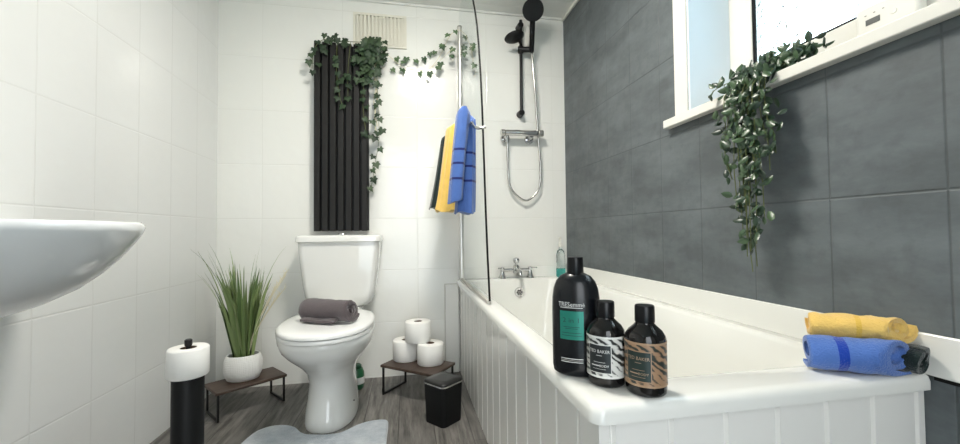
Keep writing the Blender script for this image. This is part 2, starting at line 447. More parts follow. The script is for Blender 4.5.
# ------------------------------------------------------------------ bath
bt = thing('bathtub', 'white fitted bath with tongue and groove panels along the dark tiled wall', 'bathtub', (.63, 1.4, 0))
X0, X1, Y0, Y1 = .283, XR-.0008, .565, D-.002
RM = .535
m = MB(); cr = [.008, .008, .022, .012]
def shr(d, z): return rr(X0+d, X1-d*.0, Y0+d, Y1-d*.0, cr, z, 8)
def inr(x0, x1, y0, y1, rd, z): return rr(x0, x1, y0, y1, rd, z, 8)
rings = [shr(.012, .504), shr(0, .505), shr(0, .520), shr(.003, .5285), shr(.010, .5335), shr(.020, .5350)]
ia = (.352, .905, .665, 2.185)
rings += [inr(ia[0]-.012, ia[1]+.012, ia[2]-.02, ia[3]+.012, .10, .5350), inr(ia[0]-.004, ia[1]+.004, ia[2]-.008, ia[3]+.004, .10, .532),
          inr(ia[0], ia[1], ia[2], ia[3], .10, .524), inr(ia[0]+.012, ia[1]-.012, ia[2]+.05, ia[3]-.006, .11, .45),
          inr(ia[0]+.03, ia[1]-.03, ia[2]+.14, ia[3]-.02, .12, .30), inr(ia[0]+.05, ia[1]-.05, ia[2]+.22, ia[3]-.04, .12, .18),
          inr(ia[0]+.08, ia[1]-.08, ia[2]+.28, ia[3]-.08, .11, .135), inr(ia[0]+.14, ia[1]-.14, ia[2]+.36, ia[3]-.14, .08, .125)]
m.loft(rings, (False, True))
tub = m.build('tub', M['acrylic'], bt, angle=60)
def tg(fix, a0, a1, start, pitch, z0, z1, axis):
    """tongue and groove boarding as one folded sheet with thickness; fix = coordinate of the front face"""
    m = MB(); pr = []; g = .0055
    t = a0; cuts = []
    s_ = start
    while s_ < a1:
        if s_ > a0+.01 and s_ < a1-.01: cuts.append(s_)
        s_ += pitch
    pr.append((a0, 0))
    for c_ in cuts: pr += [(c_-g, 0), (c_-g*.15, .006), (c_+g*.15, .006), (c_+g, 0)]
    pr.append((a1, 0)); pr += [(a1, .012), (a0, .012)]
    def P(a, d, z): return Vector((fix+d, a, z)) if axis == 'Y' else Vector((a, fix+d, z))
    m.loft([[P(a, d, z0) for a, d in pr], [P(a, d, z1) for a, d in pr]], (True, True))
    return m
tg(.298, .592, D-.018, .657, .1015, .002, .5035, 'Y').build('side_panel', M['panel'], bt, angle=20)
tg(.580, .298, XR-.002, .322, .1045, .002, .5035, 'X').build('end_panel', M['panel'], bt, angle=20)
oc = Vector((.637, 2.178, .458))
m = MB(); q = Vector((0, -1, .05)).to_track_quat('Z', 'Y').to_matrix()
m.lathe([(.029, -.004), (.029, .004), (.026, .008), (.019, .008), (.018, .005)], oc, 32, rot=q)
ov = m.build('overflow', M['chrome'], bt)
m = MB()
for k in range(6):
    a = k*PI/3; m.lathe([(.0055, .0), (.0055, .0067)], oc+q @ Vector((.0115*math.cos(a), .0115*math.sin(a), 0)), 10, rot=q)
m.lathe([(.004, .0), (.004, .0068)], oc, 10, rot=q)
m.build('overflow_holes', M['drain'], ov)

# mixer tap on the far rim
tp = thing('bath_mixer_tap', 'chrome bath mixer tap with two side handles on the far bath rim', 'tap', (.635, 2.225, RM))
TX, TY = .634, 2.225
m = MB()
m.cyl((TX-.085, TY, .583), (TX+.085, TY, .583), .0100, n=16)
m.lathe([(.012, .556), (.021, .566), (.023, .583), (.019, .602), (.014, .612)], (TX, TY, 0), 20)
m.build('tap_body', M['chrome'], tp, angle=30)
m = MB(); m.tube([(TX, TY-.01, .585), (TX, TY-.045, .588), (TX, TY-.080, .578), (TX, TY-.090, .556)], lambda t: .014-.003*t, 12); m.build('spout', M['chrome'], tp)
m = MB(); m.lathe([(.007, .610), (.007, .622), (.016, .626), (.020, .638), (.017, .650), (.006, .656)], (TX, TY, 0), 20); m.build('diverter_knob', M['chrome'], tp)
for s_ in (-1, 1):
    m = MB(); m.lathe([(.026, RM+.0005), (.024, .541), (.018, .550), (.013, .570), (.011, .580)], (TX+s_*.085, TY, 0), 20); m.build('tap_base', M['chrome'], tp)
    m = MB(); m.lathe([(.010, .580), (.013, .590), (.012, .598), (.005, .602)], (TX+s_*.085, TY, 0), 16); m.tube([(TX+s_*.085, TY, .594), (TX+s_*.105, TY-.02, .597), (TX+s_*.115, TY-.035, .597)], .0045, 8); m.build('tap_handle', M['chrome'], tp, angle=30)

# ------------------------------------------------------------------ shower screen
sc_ = thing('shower_screen', 'frameless glass shower screen with chrome wall post on bath rim', 'shower screen', (.305, 2.2, RM))
SX = .303
m = MB()
top = 2.06
prof = [(2.185, .549), (1.428, .549), (1.45, .85), (1.485, 1.15), (1.535, 1.40), (1.60, 1.62), (1.68, 1.79), (1.80, 1.93), (1.95, 2.00), (2.185, 1.99)]
# smooth the curved free edge
def crom(P, n):
    out = []
    for i in range(len(P)-1):
        p0, p1, p2, p3 = P[max(i-1, 0)], P[i], P[i+1], P[min(i+2, len(P)-1)]
        for k in range(n):
            t = k/n
            out.append(tuple(.5*((2*b)+(-a+c)*t+(2*a-5*b+4*c-d)*t*t+(-a+3*b-3*c+d)*t**3) for a, b, c, d in zip(p0, p1, p2, p3)))
    out.append(P[-1]); return out
edge = crom([(1.430, .549), (1.462, .72), (1.490, .90), (1.520, 1.15), (1.558, 1.42), (1.635, 1.70), (1.744, 1.89), (1.87, 2.02), (2.00, 2.075), (2.185, 2.085)], 6)
pl = [(2.185, .549)]+edge
m.loft([[Vector((SX-.003, y, z)) for y, z in pl], [Vector((SX+.003, y, z)) for y, z in pl]])
m.build('glass_panel', M['screen'], sc_, smooth=False)
lab(MB().tube([(SX, y-.001, z) for y, z in edge if z < 1.98], .0042, 8).build('edge_seal', M['rubber'], sc_), 'black seal along the free edge')
MB().cyl((SX, 2.190, .5365), (SX, 2.190, 1.99), .013, n=20).bb((SX-.008, 2.20, .5365), (SX+.008, D-.0125, 1.975)).build('hinge_post', M['post'], sc_, angle=30)
MB().lathe([(.015, 1.99), (.014, 1.997), (.006, 2.0)], (SX, 2.190, 0), 20).build('post_cap', M['chrome_r'], sc_)
lab(MB().bb((SX-.007, 1.440, .5365), (SX+.007, 2.175, .549)).build('bottom_seal', M['sealant'], sc_, smooth=False), 'grey sealing strip on the bath rim')
rail = [(SX-.003, 1.455, 1.213), (SX-.02, 1.457, 1.210), (SX-.036, 1.468, 1.212), (SX-.045, 1.49, 1.225), (SX-.047, 1.52, 1.245), (SX-.047, 1.56, 1.25), (SX-.047, 1.8, 1.25), (SX-.047, 2.03, 1.25), (SX-.043, 2.06, 1.25), (SX-.02, 2.07, 1.25), (SX-.003, 2.07, 1.25)]
MB().tube(crom(rail, 4), .006, 10).build('towel_rail', M['chrome_r'], sc_)

# towels hanging on the screen rail
def drape(name, label, mat, top, bot_, ht, hb, folds, seed, group='bath towels hung over the screen rail'):
    """top/bottom centres, half sizes; a gathered bundle of cloth with vertical folds, rounded over the rail"""
    m = MB(); n = 56; rings = []; L = 26
    random.seed(seed); ph = random.random()*6
    for i in range(L+1):
        t = i/L
        z = bot_[2]+(top[2]-bot_[2])*t
        cx = bot_[0]+(top[0]-bot_[0])*(t**.85); cy = bot_[1]+(top[1]-bot_[1])*t
        hx = hb[0]+(ht[0]-hb[0])*t; hy = hb[1]+(ht[1]-hb[1])*t
        if t > .94: k = math.sqrt(max(.22, 1-((t-.94)/.06)**2)); hx *= k; hy *= .6+.4*k
        rg = []
        for j in range(n):
            a = 2*PI*j/n; c, s_ = math.cos(a), math.sin(a)
            fo = 1+folds*math.sin(5*a+ph+1.5*t)+folds*.5*math.sin(11*a+ph*2-2*t)
            x = hx*math.copysign(abs(c)**.75, c)*fo; y = hy*math.copysign(abs(s_)**.75, s_)*fo
            rg.append(Vector((cx+x, cy+y, z+.006*math.sin(3*a+ph)*(1-t))))
        rings.append(rg)
    m.loft(rings)
    t_ = thing(name, label, 'towel', (top[0], top[1], bot_[2]), group)
    return t_, m.build('towel_fold', mat, t_, angle=70)
M['tow_blue_h'] = towel('blue_terry_hanging', (.075, .155, .44), [(.245, .0045), (.19, .0045), (.13, .0045)], (.012, .02, .13), 'Z')
M['tow_yel'] = towel('yellow_terry', (.80, .53, .13))
M['tow_grn'] = towel('dark_green_terry', (.013, .024, .023))
RG = 'bath towels hung over the screen rail'
t1, _ = drape('hanging_towel', 'royal blue towel with dark bands hanging nearest on glass screen rail', M['tow_blue_h'], (.253, 1.60, 1.292), (.236, 1.60, .888), (.031, .045), (.040, .05), .08, 3, RG)
m = MB(); n = 40; rings = []
for i in range(25):
    t = i/24; z = .93+(1.302-.93)*t; cx = .188+(.224-.188)*t**1.2; hx = .027-.001*t
    if t > .94: hx *= math.sqrt(max(.25, 1-((t-.94)/.06)**2))
    rings.append([Vector((cx+hx*math.copysign(abs(math.cos(a))**.8, math.cos(a))*(1+.12*math.sin(5*a+t*2)+.05*math.sin(9*a-3*t)), 1.525+.04*math.copysign(abs(math.sin(a))**.8, math.sin(a)), z+.01*math.cos(a)*(1-t))) for a in (2*PI*j/n for j in range(n))])
m.loft(rings); m.build('towel_flap', M['tow_blue_h'], t1, angle=70)
drape('hanging_towel', 'yellow towel hanging between blue and black towels on glass screen rail', M['tow_yel'], (.222, 1.76, 1.300), (.168, 1.76, .905), (.038, .04), (.042, .045), .08, 5, RG)
drape('hanging_towel', 'black towel hanging furthest back on glass screen rail', M['tow_grn'], (.200, 1.93, 1.29), (.142, 1.92, .925), (.028, .04), (.036, .045), .06, 8, RG)

# ------------------------------------------------------------------ shower
sh = thing('shower_kit', 'black riser rail with round hand shower and soap dish on white wall', 'shower', (.678, D, 1.5))
RX, RY = .678, 2.222
MB().cyl((RX, RY, 1.505), (RX+.002, RY, 2.085), .0095, n=16).build('riser_rail', M['black'], sh)
for z in (1.522, 2.055):
    MB().cyl((RX, D-.0005, z), (RX, RY-.012, z), .021, .017, n=20).build('rail_bracket', M['black'], sh, bevel=.003)
MB().cyl((RX-.018, RY, 1.905), (RX+.062, RY-.024, 1.900), .0165, .0165, n=16).cyl((RX, RY, 1.885), (RX, RY, 1.925), .017, n=16).build('slider', M['black'], sh, bevel=.003)
hs0 = Vector((.736, 2.192, 1.880)); hs1 = Vector((.706, 2.070, 2.045))
hm = MB().tube([hs0, hs0.lerp(hs1, .3), hs0.lerp(hs1, .7), hs1], lambda t: .014+.003*t, 12).build('hand_shower', M['black'], sh)
q = Vector((-.22, -1, -.52)).to_track_quat('Z', 'Y').to_matrix()
MB().lathe([(.02, -.02), (.048, -.014), (.060, -.002), (.060, .006), (.057, .010)], (.702, 2.055, 2.055), 36, rot=q).build('shower_head', M['black_m'], hm)
# pale strip standing in for the white reflection on the handle
lab(MB().box((.704, 2.165, 1.968), (.022, .004, .110), Matrix.Rotation(math.radians(30), 3, 'X')).build('handle_reflection', M['upvc'], hm, bevel=.001), 'pale strip for the white reflection on handle')
m = MB(); q = Matrix.Rotation(math.radians(-14), 3, 'Y') @ Matrix.Rotation(math.radians(-16), 3, 'X')
m.lathe([(.010, -.020), (.035, -.016), (.052, -.002), (.054, .004), (.050, .004), (.034, -.004), (.005, -.007)], (.622, 2.160, 1.945), 32, sx=1.12, sy=.95, rot=q)
m.cyl((.655, 2.18, 1.945), (RX, RY, 1.945), .010)
m.build('soap_dish', M['black'], sh)
hose = [(.737, 2.192, 1.883), (.742, 2.190, 1.80), (.755, 2.195, 1.65), (.775, 2.215, 1.42), (.792, 2.225, 1.22), (.790, 2.228, 1.10), (.762, 2.23, 1.035), (.700, 2.23, .995), (.638, 2.23, 1.03), (.600, 2.228, 1.09), (.590, 2.222, 1.2), (.586, 2.215, 1.30), (.586, 2.212, 1.365)]
lab(MB().tube(crom(hose, 8), .0068, 10).build('shower_hose', M['chrome_r'], sh), 'chrome flexible hose')
MB().cyl((.586, 2.212, 1.335), (.586, 2.212, 1.378), .010, n=14).build('hose_nut', M['chrome'], sh)
sv = thing('shower_valve', 'chrome thermostatic bar valve beneath the black shower rail', 'shower valve', (.67, D, 1.39))
MB().cyl((.572, 2.205, 1.393), (.770, 2.205, 1.396), .0185, n=24).build('valve_body', M['chrome'], sv, bevel=.003)
for a, b in (((.545, 2.205, 1.392), (.570, 2.205, 1.393)), ((.772, 2.205, 1.396), (.805, 2.205, 1.397))):
    MB().cyl(a, b, .021, n=24).build('valve_handle', M['chrome_r'], sv, bevel=.003)
for x in (.585, .735):
    MB().cyl((x, D-.0005, 1.372), (x, D-.012, 1.372), .030, .026, n=24).cyl((x, D-.01, 1.372), (x, 2.21, 1.383), .014, n=16).build('wall_union', M['chrome'], sv, angle=30)

# clear bottle with teal liquid in the far corner
cb = thing('clear_bottle', 'small clear plastic bottle with teal band in far bath corner', 'bottle', (.905, 2.205, RM))
B = (.905, 2.205, RM+.001)
MB().lathe([(.026, .05), (.026, .13), (.020, .155), (.010, .165), (.009, .18)], B, 24, caps=(False, True)).build('bottle_body', M['plastic_clear'], cb)
lab(MB().lathe([(.024, 0), (.0275, .004), (.0275, .05), (.02, .052)], B, 24).build('liquid', M['teal'], cb), 'teal lower band')
MB().lathe([(.012, .178), (.012, .20), (.006, .205), (.006, .225), (.010, .228), (.010, .236)], B, 16).build('pump_cap', M['upvc'], cb)

# ------------------------------------------------------------------ fluted panel, vent
rp = thing('slatted_panel', 'tall black vertical slatted panel on white wall above toilet cistern', 'wall panel', (-.354, D, .82))
px0, px1 = -.498, -.210; nsl = 7; W = (px1-px0)/nsl
MB().bb((px0, D-.034, .824), (px1, D-.0005, 1.852)).build('backing_board', M['black_m'], rp, smooth=False)
for k in range(nsl):
    MB().bb((px0+k*W+.0055, D-.060, .822), (px0+(k+1)*W-.0055, D-.0335, 1.855)).build('slat', M['slat'], rp, bevel=.002)
vg = thing('air_vent', 'white plastic louvred air vent high on wall right of black panel', 'vent', (-.145, D, 1.87))
VX0, VX1, VZ0, VZ1 = -.295, .002, 1.873, 2.064
MB().bb((VX0, D-.010, VZ0), (VX1, D-.0005, VZ0+.014)).bb((VX0, D-.010, VZ1-.014), (VX1, D-.0005, VZ1)).bb((VX0, D-.010, VZ0+.014), (VX0+.014, D-.0005, VZ1-.014)).bb((VX1-.014, D-.010, VZ0+.014), (VX1, D-.0005, VZ1-.014)).bb((VX0+.014, D-.0012, VZ0+.014), (VX1-.014, D-.0005, VZ1-.014)).build('vent_frame', M['vent'], vg, smooth=False)
for k in range(13):
    x = VX0+.024+k*(VX1-VX0-.048)/12
    MB().bb((x-.0055, D-.014, VZ0+.012), (x+.0055, D-.0045, VZ1-.012)).build('louvre', M['vent'], vg, smooth=False)

# ------------------------------------------------------------------ toilet
to = thing('toilet', 'white close coupled toilet with closed lid beneath black slatted panel', 'toilet', (-.335, 1.9, 0))
TC = -.335
m = MB()
secs = [(0, .108, 1.868, .190), (.012, .110, 1.868, .191), (.05, .106, 1.872, .186), (.11, .098, 1.880, .178), (.17, .095, 1.885, .174), (.22, .103, 1.872, .186),
        (.265, .128, 1.845, .212), (.31, .160, 1.806, .238), (.345, .180, 1.778, .250), (.375, .188, 1.768, .252), (.392, .189, 1.767, .252), (.399, .184, 1.767, .247)]
m.loft([egg(TC, yc, hx, hy, z, 48, 2.15, .5) for z, hx, yc, hy in secs])
bowl = m.build('bowl', M['ceramic'], to, angle=60)
m = MB().bb((TC-.10, 1.93, .30), (TC+.10, D-.03, .43)); m.build('cistern_shelf', M['ceramic'], to, bevel=.02, seg=4)
m = MB()
def plate(z, s, dz=0): return egg(TC, 1.765+.0, .190*s, .262*s, z, 56, 2.2, .35)
m.loft([plate(.4005, .975), plate(.402, .99), plate(.412, .995), plate(.416, .985)])
m.build('toilet_seat', M['seat'], to, angle=50)
m = MB(); m.loft([plate(.4175, .98), plate(.420, 1.0), plate(.428, 1.0), plate(.434, .985), plate(.438, .93), plate(.441, .7), plate(.442, .3)])
m.build('toilet_lid', M['seat'], to, angle=50)
for s_ in (-1, 1): MB().cyl((TC+s_*.10, 2.015, .43), (TC+s_*.05, 2.015, .43), .012).build('lid_hinge', M['seat'], to)
# cistern
m = MB()
def cis(hw, y0, y1, z, rd=.03): return rr(TC-.007-hw, TC-.007+hw, y0, y1, rd, z, 6)
m.loft([cis(.120, 2.10, 2.235, .430, .05), cis(.146, 2.09, 2.24, .438, .05), cis(.160, 2.085, 2.243, .455, .04), cis(.168, 2.08, 2.245, .485), cis(.180, 2.075, 2.25, .55), cis(.190, 2.070, 2.255, .64), cis(.198, 2.068, 2.258, .72), cis(.200, 2.068, 2.26, .765)])
m.build('cistern', M['ceramic'], to, angle=60)
m = MB(); m.loft([cis(.203, 2.060, 2.262, .764), cis(.2095, 2.052, 2.263, .768), cis(.2095, 2.052, 2.263, .786), cis(.206, 2.056, 2.262, .796), cis(.196, 2.066, 2.258, .800), cis(.1, 2.12, 2.2, .8025)])
m.build('cistern_lid', M['ceramic'], to, angle=60)
MB().lathe([(.021, .800), (.021, .806), (.018, .810), (.004, .812)], (TC, 2.14, 0), 24).build('flush_button', M['chrome'], to)
# floor fixing on the pedestal side
lab(MB().lathe([(.004, 0), (.003, .006)], (TC+.0985, 1.80, .075), 10, rot=Vector((1, 0, 0)).to_track_quat('Z', 'Y').to_matrix()).build('fixing_screw', M['mark'], to), 'small grey screw on the pedestal')
# waste pipe behind
MB().cyl((TC, 2.03, .19), (TC, D-.001, .19), .05, n=20).build('waste_pipe', M['upvc'], to)

# green freshener tub behind the toilet
gf = thing('freshener_tub', 'small green tub with white label on the floor behind the toilet', 'tub', (-.262, 2.13, 0))
MB().lathe([(.030, .001), (.036, .01), (.038, .05), (.036, .085), (.028, .105)], (-.262, 2.13, 0), 24).build('tub_body', plain('green_plastic', (.02, .12, .05), .3), gf)
MB().lathe([(.0385, .03), (.039, .032), (.039, .062), (.0385, .064)], (-.262, 2.13, 0), 24, caps=(False, False)).build('tub_label', M['txt_w'], gf)
MB().lathe([(.024, .104), (.024, .12), (.018, .125)], (-.262, 2.13, 0), 24).build('tub_cap', plain('green_cap', (.015, .08, .04), .3), gf)

# ------------------------------------------------------------------ rolled towels
def rolled(name, label, mat, a, b, R, turns=2.6, th=.008, sq=.85, flare=0, tail=.6, group='rolled towels on the bath corner', seed=1, bumpy=.002, twist=0, skew=0):
    """a -> b axis ends; spiral cross-section with real layers"""
    a = Vector(a); b = Vector(b); L = (b-a).length; ax = (b-a).normalized()
    o = thing(name, label, 'towel', (0, 0, 0), group)
    del o['_o']; o.location = a
    q = Matrix((ax, Vector((0, 0, 1)).cross(ax).normalized(), ax.cross(Vector((0, 0, 1)).cross(ax).normalized()))).transposed()
    o.rotation_euler = q.to_euler()
    m = MB(); NS = 26; n = int(turns*26); rings = []
    tot = turns*2*PI
    for i in range(NS+1):
        t = i/NS; x = L*t
        RR = R*(1+flare*t)*(1-.10*math.exp(-((t)/.04)**2)-.06*math.exp(-((1-t)/.03)**2))
        outer, inner = [], []
        for j in range(n+1):
            s_ = j/n; ang = -PI*.55+twist*t+tot*s_                       # from centre out
            rad = RR*(.10+.90*s_**.85)
            wob = 1+.05*math.sin(2*ang+3*t)*(s_)+.03*noise.noise(Vector((x*30+seed, math.cos(ang)*2, math.sin(ang)*2)))
            hth = th*.5*(.7 if s_ > .97 else 1)
            xo = x+ (.006*math.sin(ang*1.0+seed)*(1 if t > .97 else 0)) - (.010*(1-s_) if t > .99 else 0) + (.010*(1-s_) if t < .01 else 0)
            for lst, rr_ in ((outer, (rad+hth)*wob), (inner, (rad-hth)*wob)):
                y_ = rr_*math.cos(ang); z_ = rr_*math.sin(ang)*sq
                z_ = max(z_, -R*sq*(1+flare*t)*.98)
                d = bumpy*noise.noise(Vector((x*60, y_*60, z_*60+seed)))
                lst.append(Vector((xo+skew*y_*t**3-(.3*(1-s_)*R*t**4 if skew else 0), y_+d, z_+d)))
        rings.append(outer+inner[::-1])
    m.loft(rings, (False, False))
    # end caps as strips following the spiral
    for rg, base in ((rings[0], 0), (rings[-1], NS*len(rings[0]))):
        nn = len(rg); 
        for j in range(nn//2-1): m.f.append([base+j, base+j+1, base+nn-2-j, base+nn-1-j]); m.mi.append(0)
    ob = m.build('towel_roll', mat, o, angle=75)
    return o, ob
M['tow_grey'] = towel('grey_terry', (.105, .085, .09))
M['tow_blue'] = towel('blue_terry', (.08, .17, .48), [(.050, .0075)], (.01, .05, .36), 'X')
M['tow_yel2'] = towel('yellow_terry_rolled', (.80, .53, .15), [(.075, .004)], (.74, .46, .08), 'X')
to_, _ = rolled('rolled_towel', 'mauve grey towel rolled up on the closed toilet lid', M['tow_grey'], (-.428, 1.778, .4915), (-.222, 1.668, .4925), .049, 3.2, .010, .92, 0, seed=3, group=None)
m = MB(); 
q = to_.rotation_euler.to_matrix()
rings = []
for i in range(13):
    t = i/12; x = .03+.16*t
    rings.append([q @ Vector((x, y_, z_+.002*math.sin(9*t))) for y_, z_ in ((-.03, -.036), (-.055, -.041), (-.068, -.0425), (-.068, -.033), (-.055, -.030), (-.03, -.026))])
mm = MB().loft(rings); 
mm.v = [q.inverted() @ v for v in mm.v]
mm.build('towel_end', M['tow_grey'], to_, angle=70)

rolled('rolled_towel', 'royal blue rolled towel with dark band on near bath corner', M['tow_blue'], (.775, .645, .5695), (.890, .560, .5715), .034, 2.1, .010, .93, .08, seed=5, skew=1.2)
rolled('rolled_towel', 'yellow rolled towel lying on top of the blue and dark rolled towels', M['tow_yel2'], (.820, .676, .614), (.924, .580, .616), .0245, 2.3, .009, .95, .05, seed=9, bumpy=.004, skew=.9)
rolled('rolled_towel', 'dark green rolled towel beneath yellow one at the upstand', M['tow_grn'], (.912, .680, .562), (.9335, .556, .562), .0255, 2.6, .011, .95, .0, seed=12)

# ------------------------------------------------------------------ side tables
def side_table(label, corners, zt, group='low walnut side tables with black legs', inset=.010):
    L_, F_, R_, B_ = [Vector((*c, 0)) for c in corners]
    c = (L_+F_+R_+B_)/4; ax = ((R_-F_)+(B_-L_)).normalized(); rz = math.atan2(ax.y, ax.x)
    w_ = ((R_-F_).length+(B_-L_).length)/2; d_ = ((F_-L_).length+(R_-B_).length)/2
    t = bpy.data.objects.new('side_table', None); C.objects.link(t); t.location = c; t.rotation_euler = (0, 0, rz)
    t['label'] = label; t['category'] = 'side table'; t['group'] = group
    MB().bb((-w_/2, -d_/2, zt-.013), (w_/2, d_/2, zt)).build('table_top', M['walnut'], t, bevel=.003)
    return t, w_, d_
def hoop(t, p0, p1, zt):
    """black metal U-shaped leg: two uprights and a floor bar between p0 and p1 (local xy)"""
    p0 = Vector((*p0, 0)); p1 = Vector((*p1, 0)); e_ = (p1-p0).normalized()
    R = Matrix.Rotation(math.atan2(e_.y, e_.x), 3, 'Z'); m = MB(); s_ = .010
    for p in (p0, p1): m.box(p+Vector((0, 0, (zt-.013)/2+.0005)), (s_, s_*.8, zt-.0145), R)
    m.box((p0+p1)/2+Vector((0, 0, .0055)), ((p1-p0).length, s_*.8, s_*.9), R)
    m.build('leg', M['black'], t, bevel=.001)
tl, w_, d_ = side_table('low walnut side table with potted grass left of the toilet', [(-.912, 1.985), (-.809, 1.852), (-.577, 2.040), (-.680, 2.173)], .130)
hoop(tl, (-w_/2+.012, -d_/2+.010), (-w_/2+.012, d_/2-.010), .130); hoop(tl, (w_/2-.012, -d_/2+.010), (w_/2-.012, d_/2-.010), .130)
tr, w2, d2 = side_table('low walnut side table with toilet rolls right of the toilet', [(-.128, 2.027), (.1085, 1.810), (.2285, 1.964), (-.008, 2.181)], .150)
# long axis of this one runs front-left: legs under its short ends
tw = max(w2, d2)
if w2 < d2:
    hoop(tr, (-w2/2+.010, d2/2-.012), (w2/2-.010, d2/2-.012), .150); hoop(tr, (-w2/2+.010, -d2/2+.012), (w2/2-.010, -d2/2+.012), .150)
else:
    hoop(tr, (-w2/2+.012, -d2/2+.010), (-w2/2+.012, d2/2-.010), .150); hoop(tr, (w2/2-.012, -d2/2+.010), (w2/2-.012, d2/2-.010), .150)

# toilet rolls
def paper_roll(label, loc, R=.066, h=.102, group='toilet rolls stacked on the side table'):
    t = thing('toilet_roll', label, 'toilet roll', loc, group); t['_o'] = (0, 0, 0)
    MB().lathe([(.021, .002), (R-.003, 0), (R, .004), (R, h-.004), (R-.003, h), (.021, h-.001)], (0, 0, 0), 40, caps=(False, False)).lathe([(.021, h-.001), (.021, .002)], (0, 0, 0), 40, caps=(False, False)).build('paper', M['paper'], t, angle=60)
    MB().lathe([(.0208, .002), (.0208, h-.002), (.0195, h-.002), (.0195, .002)], (0, 0, 0), 32, caps=(False, False)).build('cardboard_tube', M['card'], t)
    return t
paper_roll('white toilet roll lower left on the right side table', (-.010, 2.080, .1505))
paper_roll('white toilet roll lower right on the right side table, nearest', (.112, 1.990, .1505))
paper_roll('white toilet roll on top of the two others', (.052, 2.034, .2530))

# ------------------------------------------------------------------ bin
bn = bpy.data.objects.new('pedal_bin', None); C.objects.link(bn); bn.location = (.150, 1.695, 0); bn.rotation_euler = (0, 0, math.radians(40))
bn['label'] = 'small square black waste bin with silver band beside the bath'; bn['category'] = 'bin'
m = MB(); a = .064
m.loft([rr(-a*.9, a*.9, -a*.9, a*.9, .02, .001, 6), rr(-a*.92, a*.92, -a*.92, a*.92, .022, .006, 6), rr(-a, a, -a, a, .022, .164, 6)]); m.build('bin_body', M['black_m'], bn, angle=50)
m = MB(); a2 = a+.001; m.loft([rr(-a2, a2, -a2, a2, .023, .164, 6), rr(-a2, a2, -a2, a2, .023, .170, 6)]); lab(m.build('bin_band', M['chrome_r'], bn), 'thin silver band')
m = MB(); m.loft([rr(-a2, a2, -a2, a2, .023, .1705, 6), rr(-a2, a2, -a2, a2, .023, .176, 6), rr(-a2+.004, a2-.004, -a2+.004, a2-.004, .02, .180, 6), rr(-a2*.5, a2*.5, -a2*.5, a2*.5, .02, .181, 6)]); m.build('bin_lid', M['lid_b'], bn, angle=50)

# ------------------------------------------------------------------ toilet roll holder
hd = thing('roll_holder', 'tall black cylindrical toilet roll holder on floor by left wall', 'toilet roll holder', (-.640, 1.30, 0))
MB().lathe([(.058, .001), (.058, .008), (.044, .010), (.0405, .012), (.0405, .390), (.0395, .392)], (-.640, 1.30, 0), 40).build('holder_body', M['black_m'], hd, angle=40)
MB().cyl((-.640, 1.30, .38), (-.640, 1.30, .484), .006).lathe([(.009, .480), (.010, .484), (.010, .497), (.007, .500)], (-.640, 1.30, 0), 20).build('top_knob', M['black'], hd)
paper_roll('white toilet roll on top of the tall black holder', (-.640, 1.30, .393), .0525, .083, None)

# ------------------------------------------------------------------ potted grass
PX, PY, PZ = -.762, 2.018, .1305
pg = thing('potted_grass', 'artificial grass plant in oval dimpled white pot on side table', 'plant', (PX, PY, PZ))
m = MB(); q = Matrix.Rotation(math.radians(12), 3, 'Z')
m.lathe([(.054, 0), (.062, .004), (.072, .03), (.076, .055), (.074, .085), (.066, .112), (.063, .116), (.059, .114), (.060, .095)], (PX, PY, PZ), 48, sx=1.08, sy=.88, rot=q); m.build('pot', M['potd'], pg, angle=60)
MB().lathe([(.060, .095), (.001, .098)], (PX, PY, PZ), 32, sx=1.05, sy=.86, rot=q, caps=(False, False)).build('soil', plain('soil', (.03, .025, .018), .9), pg)
random.seed(21)
m = MB()
def blade(m, base, az, lean, h, wd, curl):
    pts = []; d = Vector((math.cos(az), math.sin(az), 0)); side = Vector((-d.y, d.x, 0)); NS = 9
    ro = random.uniform(-.9, .9); side = (Matrix.Rotation(ro, 3, 'Z') @ side)
    vs = []; fs = []
    for i in range(NS+1):
        t = i/NS
        p = base+d*(lean*t+curl*t*t*t)+Vector((0, 0, h*(t-(.18*abs(curl)/.1)*t**4*.5)))
        p.x = max(p.x, XL+.006); p.y = min(p.y, D-.006)
        wv = wd*min(1, .55+1.2*t)*(1-t**3.2)+.0004
        vs += [p-side*wv, p+Vector((0, 0, 0))+d*wv*.35, p+side*wv]
    for i in range(NS):
        a_ = i*3
        fs += [(a_, a_+1, a_+4, a_+3), (a_+1, a_+2, a_+5, a_+4)]
    m.add(vs, fs)
for k in range(70):
    az = random.uniform(0, 2*PI); rr0 = random.uniform(0, .042)
    base = Vector((PX+rr0*math.cos(az)*1.1, PY+rr0*math.sin(az)*.8, PZ+.09))
    h = random.uniform(.26, .47)
    blade(m, base, az, random.uniform(.0, .07), h, random.uniform(.0065, .0115), random.uniform(0, .06))
for k in range(22):                                     # longer arching tips
    az = random.uniform(0, 2*PI)
    base = Vector((PX+.03*math.cos(az), PY+.025*math.sin(az), PZ+.09))
    blade(m, base, az, random.uniform(.05, .10), random.uniform(.42, .60), random.uniform(.0025, .004), random.uniform(.03, .12))
m.build('grass_blades', M['grass'], pg, angle=80)
m = MB()
for k in range(7):
    az = random.uniform(-.9, .9); h = random.uniform(.30, .42)
    base = Vector((PX+.02, PY, PZ+.09)); d = Vector((math.cos(az), math.sin(az)*.6, 0))
    m.tube([base+d*(.17*t**1.6)+Vector((0, 0, h*t)) for t in (0, .25, .5, .75, 1)], .0012, 5)
    tip = base+d*.17+Vector((0, 0, h))
    for j in range(9):
        p = base+d*(.17*(1-.03*j)**1.6)+Vector((0, 0, h*(1-.03*j)))
        m.tube([p, p+Vector((random.uniform(-.012, .012), random.uniform(-.01, .01), .016))], .0009, 4)
lab(m.build('straw_stems', M['straw'], pg), 'thin straw coloured seed stems')

